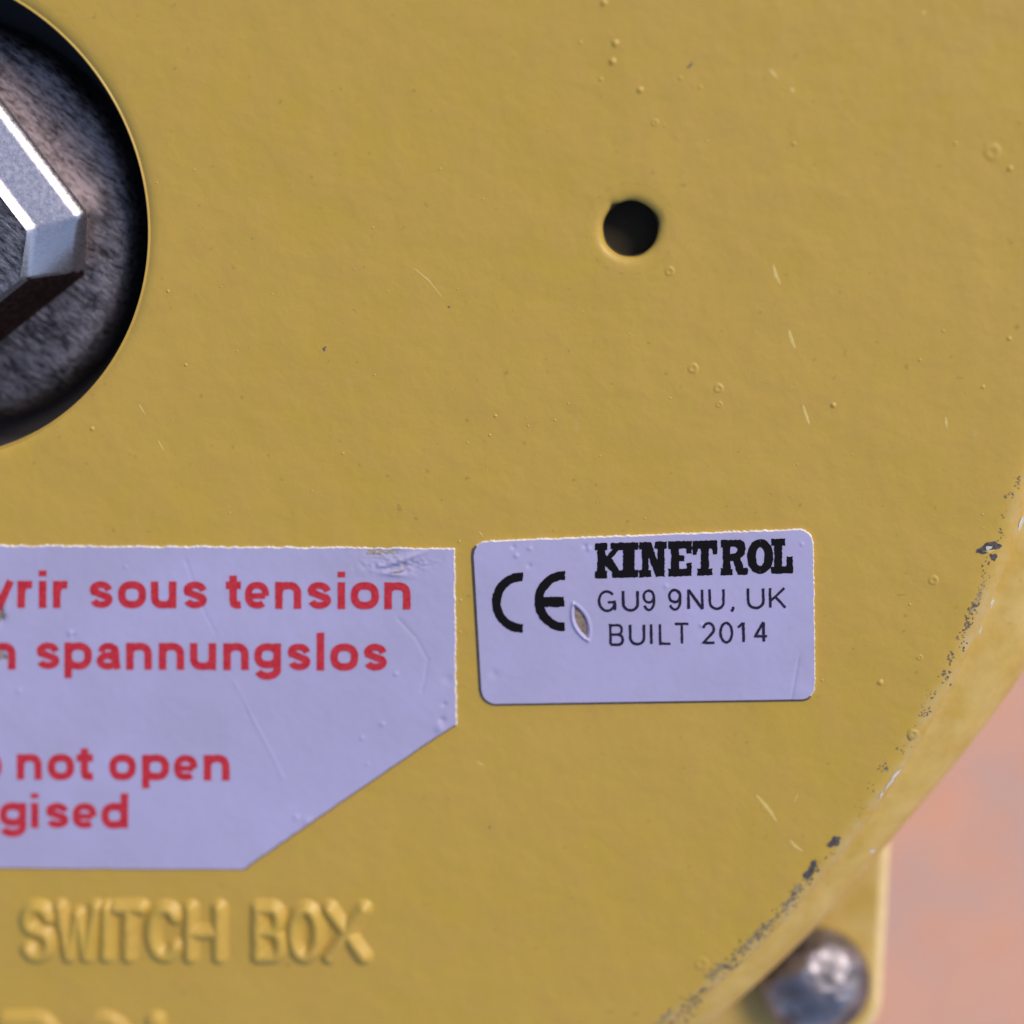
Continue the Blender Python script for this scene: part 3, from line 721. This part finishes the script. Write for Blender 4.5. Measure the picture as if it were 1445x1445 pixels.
v, f = join([flake(1263, 1094, 2.0, 11, .62, 11, .5), flake(1254, 1107, 1.5, 9, .62, 12, .6), flake(1243, 1122, 1.2, 6, .62, 18, .5), flake(1441, 738, 2.0, 14, .35, 13, .5), flake(1400, 851, 1.5, 7, .4, 14, .5), flake(1383, 890, 1.2, 5, .4, 15, .5), flake(1231, 1201, 3, 3, 0, 16, .5), flake(1395, 773, 3, 4, .9, 17, .9)])
o = mkobj('painted_rim_glints', v, f, plain('painted_pale_glint', (.66, .63, .58), .3, 0, .1, 6), box); o['kind'] = 'stuff'  # pale flakes that paint gloss highlights onto the rim
L = [blob(974, 92, 1.5, 5, -.7, None, seed=4), blob(458, 492, 2, 3.5, -.5, None, seed=5), blob(634, 433, 1.5, 1.5, 0, None, seed=6), blob(691, 1167, 1.3, 2, 0, None, seed=8)]
K = 0
for cx, cy, n, sd, sz in ((1436, 680, 10, 7, 1.6), (1428, 700, 8, 6, 1.8), (1420, 724, 5, 5, 1.4), (1411, 752, 9, 5, 1.5), (1395, 792, 8, 6, 1.6), (1390, 812, 7, 6, 1.2), (1383, 828, 3, 5, 1.3),
    (1372, 862, 16, 6, 1.9), (1368, 878, 18, 6, 2.1), (1357, 896, 8, 5, 1.5), (1359, 913, 7, 4, 1.8), (1341, 930, 14, 6, 1.8), (1334, 953, 16, 7, 2.0), (1318, 979, 8, 5, 1.5), (1305, 1006, 11, 5, 1.7), (1289, 1036, 5, 5, 1.3),
    (1273, 1058, 8, 6, 1.4), (1248, 1083, 10, 5, 1.9), (1232, 1112, 6, 6, 1.2), (1215, 1140, 8, 8, 1.2), (1179, 1187, 12, 5, 2.4), (1169, 1205, 6, 6, 1.5), (1147, 1225, 16, 6, 2.4), (1140, 1240, 12, 7, 2.0), (1121, 1264, 22, 9, 2.0),
    (1102, 1286, 16, 8, 1.7), (1084, 1305, 14, 8, 1.8), (1070, 1322, 14, 7, 2.0), (1050, 1342, 14, 8, 1.8), (1033, 1357, 22, 8, 2.3), (1010, 1380, 12, 10, 1.5), (985, 1405, 22, 10, 2.2), (972, 1425, 20, 10, 2.2), (955, 1440, 16, 10, 2.0)):
    for _ in range(int(n * 1.0)):
        K += 1; t = random.gauss(0, sd); u = random.gauss(0, sd * .62); a = math.radians(118 + (cy - 700) * .018)
        L.append(flake(cx + t*math.cos(a) - u*math.sin(a), cy + t*math.sin(a) + u*math.cos(a), sz * random.uniform(.35, .95), sz * random.uniform(.35, 1.1), random.uniform(0, 3), K, .25))
v, f = join(L); o = mkobj('dirt_specks', v, f, M_CHIPD, box, smooth=False); o['kind'] = 'stuff'
